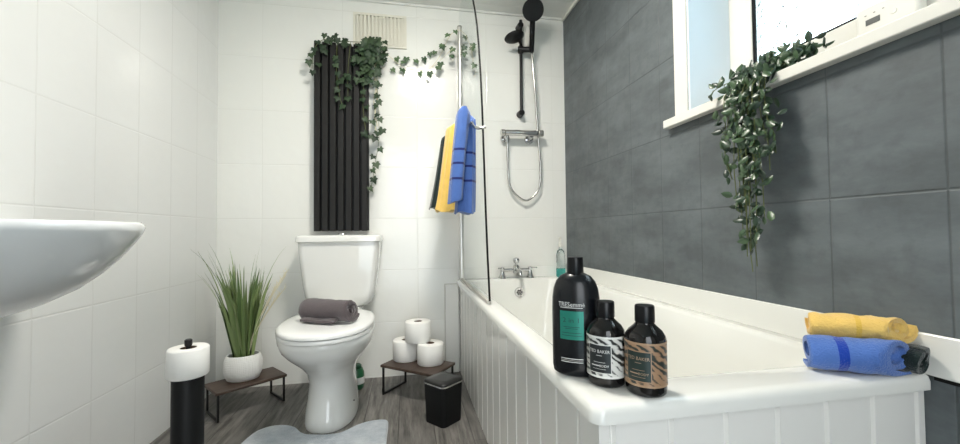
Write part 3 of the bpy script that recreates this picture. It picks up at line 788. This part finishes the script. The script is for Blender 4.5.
# ------------------------------------------------------------------ bath mat
out = [(-.63, 1.40), (-.635, 1.55), (-.615, 1.70), (-.575, 1.755), (-.515, 1.762), (-.46, 1.73), (-.425, 1.682), (-.385, 1.655), (-.30, 1.640), (-.25, 1.655), (-.20, 1.70), (-.15, 1.722), (-.10, 1.722), (-.083, 1.70), (-.082, 1.60), (-.085, 1.45), (-.10, 1.38), (-.3, 1.36), (-.55, 1.36)]
c3 = crom([(x, y) for x, y in out]+[out[0]], 5)[:-1]
cen = Vector((-.36, 1.52))
m = MB(); rings = []
for s_, z in ((1.0, .002), (1.0, .010), (.985, .0155), (.955, .0165), (.94, .016), (.6, .017), (.2, .017)):
    rings.append([Vector((cen.x+(x-cen.x)*s_, cen.y+(y-cen.y)*s_, z)) for x, y in c3])
m.loft(rings)
mt = m.build('bath_mat', M['mat'], angle=80); tag(mt, 'pale grey contour pedestal mat curved around the toilet foot', 'bath mat')

# ------------------------------------------------------------------ basin on the left wall
bs = thing('washbasin', 'white ceramic washbasin fixed to the left wall, nearest the camera', 'sink', (XL, .93, .66))
def half(s, z, dx=0, n=40, sy=None):
    p, q_ = .405*s, .285*(s if sy is None else sy); out = []
    for i in range(n+1):
        a = -PI/2+PI*i/n; c, s_ = math.cos(a), math.sin(a)
        out.append(Vector((XL+.0006+dx+(p-dx)*abs(c)**.92, .93+q_*math.copysign(abs(s_)**.9, s_), z)))
    return out
m = MB()
zs = [(.02, .612), (.15, .615), (.30, .625), (.44, .643), (.58, .663), (.717, .692), (.815, .724), (.89, .756), (.94, .782), (.975, .803), (.995, .818), (1.0, .824), (.998, .833), (.985, .838), (.93, .8385, .11), (.90, .830, .115), (.84, .78, .12), (.74, .73, .13), (.6, .70, .14), (.42, .69, .15)]
m.loft([half(*q_) for q_ in zs]); m.build('basin_bowl', M['basin'], bs, angle=70)
lab(MB().lathe([(.006, 0), (.005, .002)], (-.705, .70, .80), 12, rot=Vector((.7, -.7, -.2)).to_track_quat('Z', 'Y').to_matrix()).build('overflow_hole', M['drain'], bs), 'tiny dark hole beneath the rim') if False else None
MB().lathe([(.024, .834), (.022, .85), (.017, .90), (.02, .915), (.010, .925)], (XL+.07, .93, 0), 20).tube([(XL+.07, .93, .895), (XL+.12, .93, .90), (XL+.17, .93, .885)], .011, 12).build('basin_tap', M['chrome'], bs)

# ------------------------------------------------------------------ ivy
def ivy_leaf(m, p, nrm, roll, s):
    """five-lobed ivy leaf, folded slightly along the midrib"""
    pts = [(0, -.05), (.22, -.30), (.50, -.22), (.42, .02), (.62, .28), (.30, .34), (.20, .55), (0, .92)]
    full = pts+[(-x, y) for x, y in pts[-2:0:-1]]
    q = Vector(nrm).normalized().to_track_quat('Z', 'Y').to_matrix() @ Matrix.Rotation(roll, 3, 'Z')
    vs = [Vector((0, .12, .10))]+[Vector((x, y, -.12*abs(x)-.10*max(0, y)**2)) for x, y in full]
    vs = [Vector(p)+q @ (v*s) for v in vs]; n = len(full)
    m.add(vs, [(0, i+1, (i+1) % n+1) for i in range(n)])
def oval_leaf(m, p, nrm, roll, s):
    q = Vector(nrm).normalized().to_track_quat('Z', 'Y').to_matrix() @ Matrix.Rotation(roll, 3, 'Z')
    row = [(0, 0), (.22, .20), (.30, .45), (.20, .78), (0, 1.0)]
    vs = [Vector((0, y, .06*math.sin(y*3))) for _, y in row]+[Vector((x, y, -.09)) for x, y in row[1:4]]+[Vector((-x, y, -.09)) for x, y in row[1:4]]
    vs = [Vector(p)+q @ (v*s) for v in vs]
    fs = [(0, 5, 1), (1, 5, 6, 2), (2, 6, 7, 3), (3, 7, 4), (0, 1, 8), (1, 2, 9, 8), (2, 3, 10, 9), (3, 4, 10)]
    m.add(vs, fs)
IVY_TOP = [(-0.438, 1.884), (-0.386, 1.883), (-0.329, 1.865), (-0.445, 1.815), (-0.471, 1.84), (-0.504, 1.769), (-0.514, 1.728), (-0.496, 1.675), (-0.465, 1.718), (-0.437, 1.793), (-0.488, 1.798), (-0.407, 1.845)]
IVY_MID = [(-0.38, 1.763), (-0.38, 1.721), (-0.367, 1.676), (-0.362, 1.627), (-0.367, 1.585), (-0.367, 1.539), (-0.341, 1.497), (-0.31, 1.611), (-0.315, 1.657), (-0.315, 1.542), (-0.375, 1.744), (-0.323, 1.67), (-0.349, 1.641)]
IVY_RIGHT = [(-0.224, 1.735), (-0.216, 1.674), (-0.152, 1.684), (-0.224, 1.637), (-0.171, 1.621), (-0.158, 1.563), (-0.238, 1.539), (-0.166, 1.507), (-0.158, 1.455), (-0.225, 1.43), (-0.185, 1.417), (-0.131, 1.372), (-0.158, 1.355), (-0.19, 1.334), (-0.172, 1.327), (-0.23, 1.352), (-0.145, 1.266), (-0.18, 1.224), (-0.167, 1.183), (-0.185, 1.149), (-0.18, 1.1), (-0.199, 1.05), (-0.157, 1.711), (-0.144, 1.623), (-0.152, 1.53), (-0.197, 1.681), (-0.216, 1.499), (-0.145, 1.433), (-0.237, 1.581)]
GAR1 = [(-0.055, 1.803), (-0.016, 1.785), (-0.078, 1.738), (-0.022, 1.741), (0.001, 1.807), (0.055, 1.799), (0.101, 1.814), (0.135, 1.846), (0.164, 1.857), (0.077, 1.728), (0.135, 1.732)]
GAR2 = [(0.201, 1.883), (0.237, 1.946), (0.265, 1.864), (0.258, 1.823), (0.193, 1.775), (0.179, 1.754), (0.130, 1.711), (0.338, 1.942), (0.328, 1.861), (0.325, 1.825), (0.377, 1.88), (0.382, 1.900), (0.391, 1.779), (0.276, 1.948), (0.204, 1.874)]
random.seed(4)
iv = thing('ivy_spray', 'dark green ivy draped over the top of the black slatted panel', 'ivy', (-.3, 2.2, 1.86))
m = MB(); YF = D-.060
def put(m, x, z, y, s=.036):
    nrm = Vector((random.uniform(-.5, .5), -1, random.uniform(-.1, .7)))
    ivy_leaf(m, (x, y, z+.008), nrm, PI+random.uniform(-.7, .7), s*random.uniform(.85, 1.15))
for x, z in IVY_TOP: put(m, x, z, YF-.014 if z < 1.86 else YF-.005)
for x, z in IVY_MID: put(m, x, z, YF-.014)
for x, z in IVY_RIGHT: put(m, x, z, YF-.016 if x < -.205 else YF-.02, .037)
for k in range(120):
    x = random.gauss(-.190, .036); z = 1.850+random.gauss(-.03, .04)-abs(x+.19)*.3
    x = max(-.335, min(-.11, x)); z = min(z, 1.895)
    put(m, x, z, YF-random.uniform(.008, .045) if z < 1.86 else YF+random.uniform(-.03, .03), .036)
for k in range(30):
    x = -.22+random.gauss(0, .03); z = random.uniform(1.62, 1.80); put(m, x, z, YF-random.uniform(.012, .03), .034)
for k in range(12): put(m, random.uniform(-.45, -.3), random.uniform(1.83, 1.868), YF-random.uniform(.01, .02), .032)
m.build('foliage', M['ivy'], iv, angle=80)
m = MB()
m.tube(crom([(-.50, YF-.008, 1.70), (-.49, YF-.010, 1.80), (-.44, YF-.008, 1.862), (-.33, YF-.006, 1.862), (-.22, YF-.008, 1.862), (-.15, YF-.01, 1.84)], 5), .0018, 6)
m.tube(crom([(-.37, YF-.008, 1.862), (-.375, YF-.008, 1.72), (-.365, YF-.008, 1.6), (-.345, YF-.008, 1.5)], 5), .0015, 6)
m.tube(crom([(-.30, YF-.008, 1.862), (-.315, YF-.008, 1.70), (-.315, YF-.008, 1.56)], 5), .0015, 6)
m.tube(crom([(-.22, YF-.008, 1.86), (-.23, YF-.010, 1.65), (-.235, YF-.010, 1.5), (-.22, YF-.010, 1.36)], 5), .0016, 6)
m.tube(crom([(-.18, YF-.010, 1.86), (-.16, YF-.015, 1.65), (-.155, YF-.015, 1.5), (-.15, YF-.015, 1.33), (-.17, YF-.015, 1.2), (-.185, YF-.015, 1.1), (-.20, YF-.015, 1.03)], 5), .0014, 6)
m.build('stems', M['stem'], iv)
m = MB()
m.tube(crom([(-.165, YF-.006, 1.80), (-.172, YF-.004, 1.68), (-.160, YF-.005, 1.56), (-.175, YF-.004, 1.44), (-.165, YF-.005, 1.36)], 5), .0028, 6)
m.tube(crom([(-.180, YF-.004, 1.78), (-.160, YF-.003, 1.66), (-.178, YF-.004, 1.54), (-.160, YF-.003, 1.40)], 5), .0022, 6)
lab(m.build('twine', M['straw'], iv), 'pale twisted twine among the leaves')
# garland to the screen post
gv = thing('ivy_garland', 'thin ivy garland strung from black panel to the shower screen post', 'ivy', (.1, 2.22, 1.75))
m = MB()
for x, z in GAR1: put(m, x, z, D-.020, .033)
for x, z in GAR2: put(m, x, z, 2.205 if not .27 < x < .335 else 2.165, .033)
m.build('foliage', M['ivy_light'], gv, angle=80)
m = MB()
m.tube(crom([(-.15, YF-.01, 1.84), (-.09, D-.03, 1.81), (-.02, D-.012, 1.765), (.06, D-.010, 1.752), (.13, D-.012, 1.765), (.19, 2.225, 1.83), (.24, 2.20, 1.93), (.285, 2.172, 1.965), (.33, 2.172, 1.945), (.37, 2.20, 1.88), (.39, 2.22, 1.77)], 6), .0013, 6)
m.tube(crom([(.13, D-.012, 1.765), (.18, D-.02, 1.80), (.23, 2.21, 1.84), (.265, 2.20, 1.87)], 5), .0011, 6)
m.build('stems', M['straw'], gv)

# ------------------------------------------------------------------ trailing plant on the sill
random.seed(11)
tpn = thing('trailing_plant', 'dark green trailing plant hanging from the white window sill', 'plant', (1.0, .90, 1.2165))
m = MB(); st = MB()
def tleaf(p, s=.027):
    out = Vector((-1, random.uniform(-.9, .9), random.uniform(-.3, .9)))
    oval_leaf(m, p, out, random.uniform(0, 2*PI), s*random.uniform(.75, 1.2))
strands = []
SXH = .925
ends = [(.889, .695), (.900, .735), (.872, .77), (.915, .80), (.850, .83), (.925, .86), (.885, .75), (.845, .92), (.945, .95), (.880, .71), (.898, .81), (.908, .87), (.868, .88), (.820, 1.0), (.965, 1.05), (.835, .96)]
for i, (ye, ze) in enumerate(ends):
    ys = .893+(ye-.885)*.8+random.uniform(-.02, .02)
    xo = SXH-.012-random.random()*.02
    pts = [(1.02, ys-.01, 1.222), (.975, ys, 1.240), (.945, ys, 1.232), (xo, ys, 1.19), (xo-.004, ys+(ye-ys)*.35, 1.10), (xo, ys+(ye-ys)*.75+random.uniform(-.012, .012), (1.1+ze)/2), (xo+.008, ye, ze)]
    cp = crom(pts, 6); st.tube(cp, .0013, 5)
    tot = sum((Vector(a)-Vector(b)).length for a, b in zip(cp, cp[1:]))
    for k in range(int(tot/.0135)):
        j = random.randrange(len(cp)-1); p = Vector(cp[j]).lerp(Vector(cp[j+1]), random.random())
        p += Vector((random.uniform(-.012, .006), random.uniform(-.014, .014), random.uniform(-.006, .006)))
        if p.z < 1.215: p.x = min(p.x, .932 if p.z > 1.16 else .955)
        else: p.z = max(p.z, 1.222)
        tleaf(p, .029)
# fuller mass at the top of the fall
for k in range(85):
    z = random.uniform(1.02, 1.235)
    tleaf(Vector((random.uniform(.880, .932), .893+random.gauss(0, .028+.06*(z-1.0)), z)), .030)
for k in range(180):
    y = random.uniform(.80, 1.0); x = random.uniform(.93, 1.08)
    tleaf(Vector((x, y, 1.226+random.random()**.7*(.04+.055*(x-.93)/.12)*(1-((y-.9)/.13)**2*.5))), .030)
# sprig reaching to the left
sp = crom([(.965, .95, 1.235), (.945, .985, 1.245), (.925, 1.015, 1.235), (.915, 1.035, 1.215)], 5); st.tube(sp, .0012, 5)
for k in range(9): p = Vector(sp[random.randrange(len(sp))]); tleaf(p+Vector((-.005, random.uniform(-.006, .006), random.uniform(-.004, .008))), .026)
m.build('foliage', M['trail'], tpn, angle=80); st.build('stems', M['stem'], tpn)

# small white gadget by the window
gd = thing('plastic_gadget', 'small white plastic gadget with grey display standing on window sill', 'gadget', (1.12, .71, 1.2165))
MB().bb((1.1065, .645, 1.2168), (1.1345, .768, 1.350)).build('casing', M['upvc'], gd, bevel=.008, seg=4)
MB().bb((1.1050, .716, 1.302), (1.1070, .745, 1.316)).build('display', M['display'], gd, bevel=.0008)
for y in (.745, .727, .709): MB().bb((1.1057, y-.002, 1.3265), (1.1070, y+.002, 1.3285)).build('indicator_mark', M['mark'], gd, smooth=False)
MB().lathe([(.007, 0), (.006, .002)], (1.1068, .690, 1.310), 24, rot=Vector((-1, 0, 0)).to_track_quat('Z', 'Y').to_matrix()).build('button', M['upvc'], gd)

# ------------------------------------------------------------------ bottles on the bath corner
def facing(x, y, off): return math.atan2(0-y, 0-x)+math.radians(off)
def patch(c, a, b, ang, th0, th1, z0, z1, e=.0006, n=16, rot=0):
    m = MB(); vs = []
    for i in range(n+1):
        t = th0+(th1-th0)*i/n+ang-rot
        x, y = (a+e)*math.cos(t), (b+e)*math.sin(t)
        xr, yr = x*math.cos(rot)-y*math.sin(rot), x*math.sin(rot)+y*math.cos(rot)
        vs += [Vector((c[0]+xr, c[1]+yr, c[2]+z0)), Vector((c[0]+xr, c[1]+yr, c[2]+z1))]
    m.add(vs, [(2*i, 2*i+2, 2*i+3, 2*i+1) for i in range(n)])
    return m
def wraptext(txt, size, c, a, b, ang, z, mat, parent, name='lettering', e=.0012, rot=0, sx=1.0, align='CENTER', offs=0):
    cu = bpy.data.curves.new(name, 'FONT'); cu.body = txt; cu.size = size; cu.align_x = align; cu.extrude = 0; cu.resolution_u = 2
    o = bpy.data.objects.new(name, cu); C.objects.link(o); dg = bpy.context.evaluated_depsgraph_get()
    me = bpy.data.meshes.new_from_object(o.evaluated_get(dg)); bpy.data.objects.remove(o)
    bm = bmesh.new(); bm.from_mesh(me)
    off = Vector(parent['_o'])
    for v in bm.verts:
        t = ang-rot+(v.co.x*sx+offs)/((a+b)/2)
        x, y = (a+e)*math.cos(t), (b+e)*math.sin(t)
        xr, yr = x*math.cos(rot)-y*math.sin(rot), x*math.sin(rot)+y*math.cos(rot)
        v.co = Vector((c[0]+xr, c[1]+yr, c[2]+z+v.co.y))-off
    bm.to_mesh(me); bm.free(); me.materials.append(mat)
    ob = bpy.data.objects.new(name, me); C.objects.link(ob); ob.parent = parent
    return ob
def bar(c, a, b, ang, half_w, z, h, mat, parent, rot=0, offs=0, name='printed_line'):
    R = (a+b)/2
    return patch(c, a, b, ang, (offs-half_w)/R, (offs+half_w)/R, z, z+h, .0011, 8, rot).build(name, mat, parent)

BC = (.322, .712, RM+.0005)
A, Bq = .0455, .033; rot = facing(BC[0], BC[1], 0)+PI/2-.10
bb_ = thing('shampoo_bottle', 'large black shampoo bottle with green label on bath corner, tallest of the three', 'bottle', BC)
prof = [(.82, 0), (.96, .004), (1.0, .015), (1.0, .125), (.985, .145), (.93, .162), (.82, .176), (.64, .186), (.42, .191), (.38, .192)]
m = MB(); m.lathe([(r_*1.0, z) for r_, z in prof], BC, 48, sx=A, sy=Bq, rot=Matrix.Rotation(rot, 3, 'Z')); m.build('bottle_body', M['big_b'], bb_, angle=60)
m = MB(); n = 48; ring = []
for zz, rr_ in ((.1905, .0152), (.192, .0158), (.219, .0152), (.2225, .0145), (.2228, .010)):
    ring.append([Vector((BC[0]+rr_*(1+.02*(i % 2))*math.cos(2*PI*i/n), BC[1]+rr_*(1+.02*(i % 2))*math.sin(2*PI*i/n), BC[2]+zz)) for i in range(n)])
m.loft(ring); m.build('bottle_cap', M['cap'], bb_, angle=50)
fa = rot-PI/2+.10-.22
q = patch(BC, A, Bq, fa+.0, -.50, .50, .070, .123, .0007, 20, rot).build('front_label', M['lab_g'], bb_); lab(q, 'metallic green label panel')
wraptext('TRESemmé', .0120, BC, A, Bq, fa, .1315, M['txt_w'], bb_, rot=rot, sx=.78)
bar(BC, A, Bq, fa, .0185, .1288, .0012, M['txt_w'], bb_, rot)
wraptext('2 in 1', .0125, BC, A, Bq, fa, .102, M['txt_d'], bb_, rot=rot)
for z, hw in ((.093, .013), (.090, .010), (.082, .016), (.077, .016)): bar(BC, A, Bq, fa, hw, z, .0010, M['txt_d'], bb_, rot)
for z, hw in ((.034, .018), (.031, .018), (.028, .018)): bar(BC, A, Bq, fa, hw, z, .0013, M['txt_w'] if z != .031 else M['mark'], bb_, rot)

def small_bottle(c, label, lm, pm, border, txt, off, ha, name='wash_bottle'):
    t = thing(name, label, 'bottle', c, 'dark toiletry bottles on the bath corner')
    R = .0330
    MB().lathe([(.029, 0), (.0320, .003), (R, .009), (R, .092), (.0320, .096), (.027, .104), (.018, .112), (.0150, .116), (.0145, .119)], c, 40).build('bottle_body', M['dark_bottle'], t, angle=60)
    MB().lathe([(.0160, .1175), (.0163, .119), (.0160, .1435), (.0150, .1455), (.010, .146)], c, 32).build('bottle_cap', M['cap'], t, angle=50)
    MB().lathe([(R+.0006, .017), (R+.0006, .088)], c, 48, caps=(False, False)).build('wrap_label', lm, t)
    for z0, z1 in ((.017, .0205), (.085, .0885)): patch(c, R, R, 0, 0, 2*PI, z0, z1, .0009, 48).build('label_edge', border, t)
    an = facing(c[0], c[1], off)
    patch(c, R, R, an, -ha, ha, .025, .075, .0010, 14).build('panel_border', border, t)
    patch(c, R, R, an, -ha+.04, ha-.04, .0265, .0735, .0013, 14).build('label_panel', pm, t)
    wraptext('TED BAKER', .0078, c, R, R, an, .0605, txt, t, e=.0018, sx=.88)
    bar(c, R+.0006, R+.0006, an, .005, .0555, .0008, txt, t)
    bar(c, R+.0006, R+.0006, an, .010, .044, .0006, txt, t)
    wraptext('BODY', .0058, c, R, R, an, .0365, txt, t, e=.0018, offs=.008)
    bar(c, R+.0006, R+.0006, an, .007, .0375, .0018, txt, t, offs=-.007)
    bar(c, R+.0006, R+.0006, an, .011, .0325, .0006, txt, t)
    return t
small_bottle((.3530, .6545, RM+.0005), 'small black bottle with black and white leaf print label', M['bot_w'], M['lab_k'], M['lab_w'], M['txt_w'], -20, .62)
small_bottle((.3985, .6040, RM+.0005), 'small black bottle with copper leaf print label, right of the three', M['bot_c'], M['lab_dg'], M['lab_c'], M['txt_c'], -20, .62)

# ------------------------------------------------------------------ ceiling lamp
for LX, LY, lbl in ((.13, 1.15, 'round white flush ceiling light above the middle of the room'),):
    cl = thing('ceiling_light', lbl, 'ceiling light', (LX, LY, ZC))
    MB().lathe([(.165, ZC-.0005), (.165, ZC-.02), (.158, ZC-.026), (.150, ZC-.026)], (LX, LY, 0), 48, caps=(True, False)).build('lamp_rim', M['upvc'], cl)
    MB().lathe([(.15, ZC-.024), (.14, ZC-.045), (.10, ZC-.062), (.05, ZC-.07), (.005, ZC-.072)], (LX, LY, 0), 40, caps=(False, True)).build('lamp_diffuser', M['lamp'], cl)

for o in bpy.data.objects:
    if '_o' in o: del o['_o']
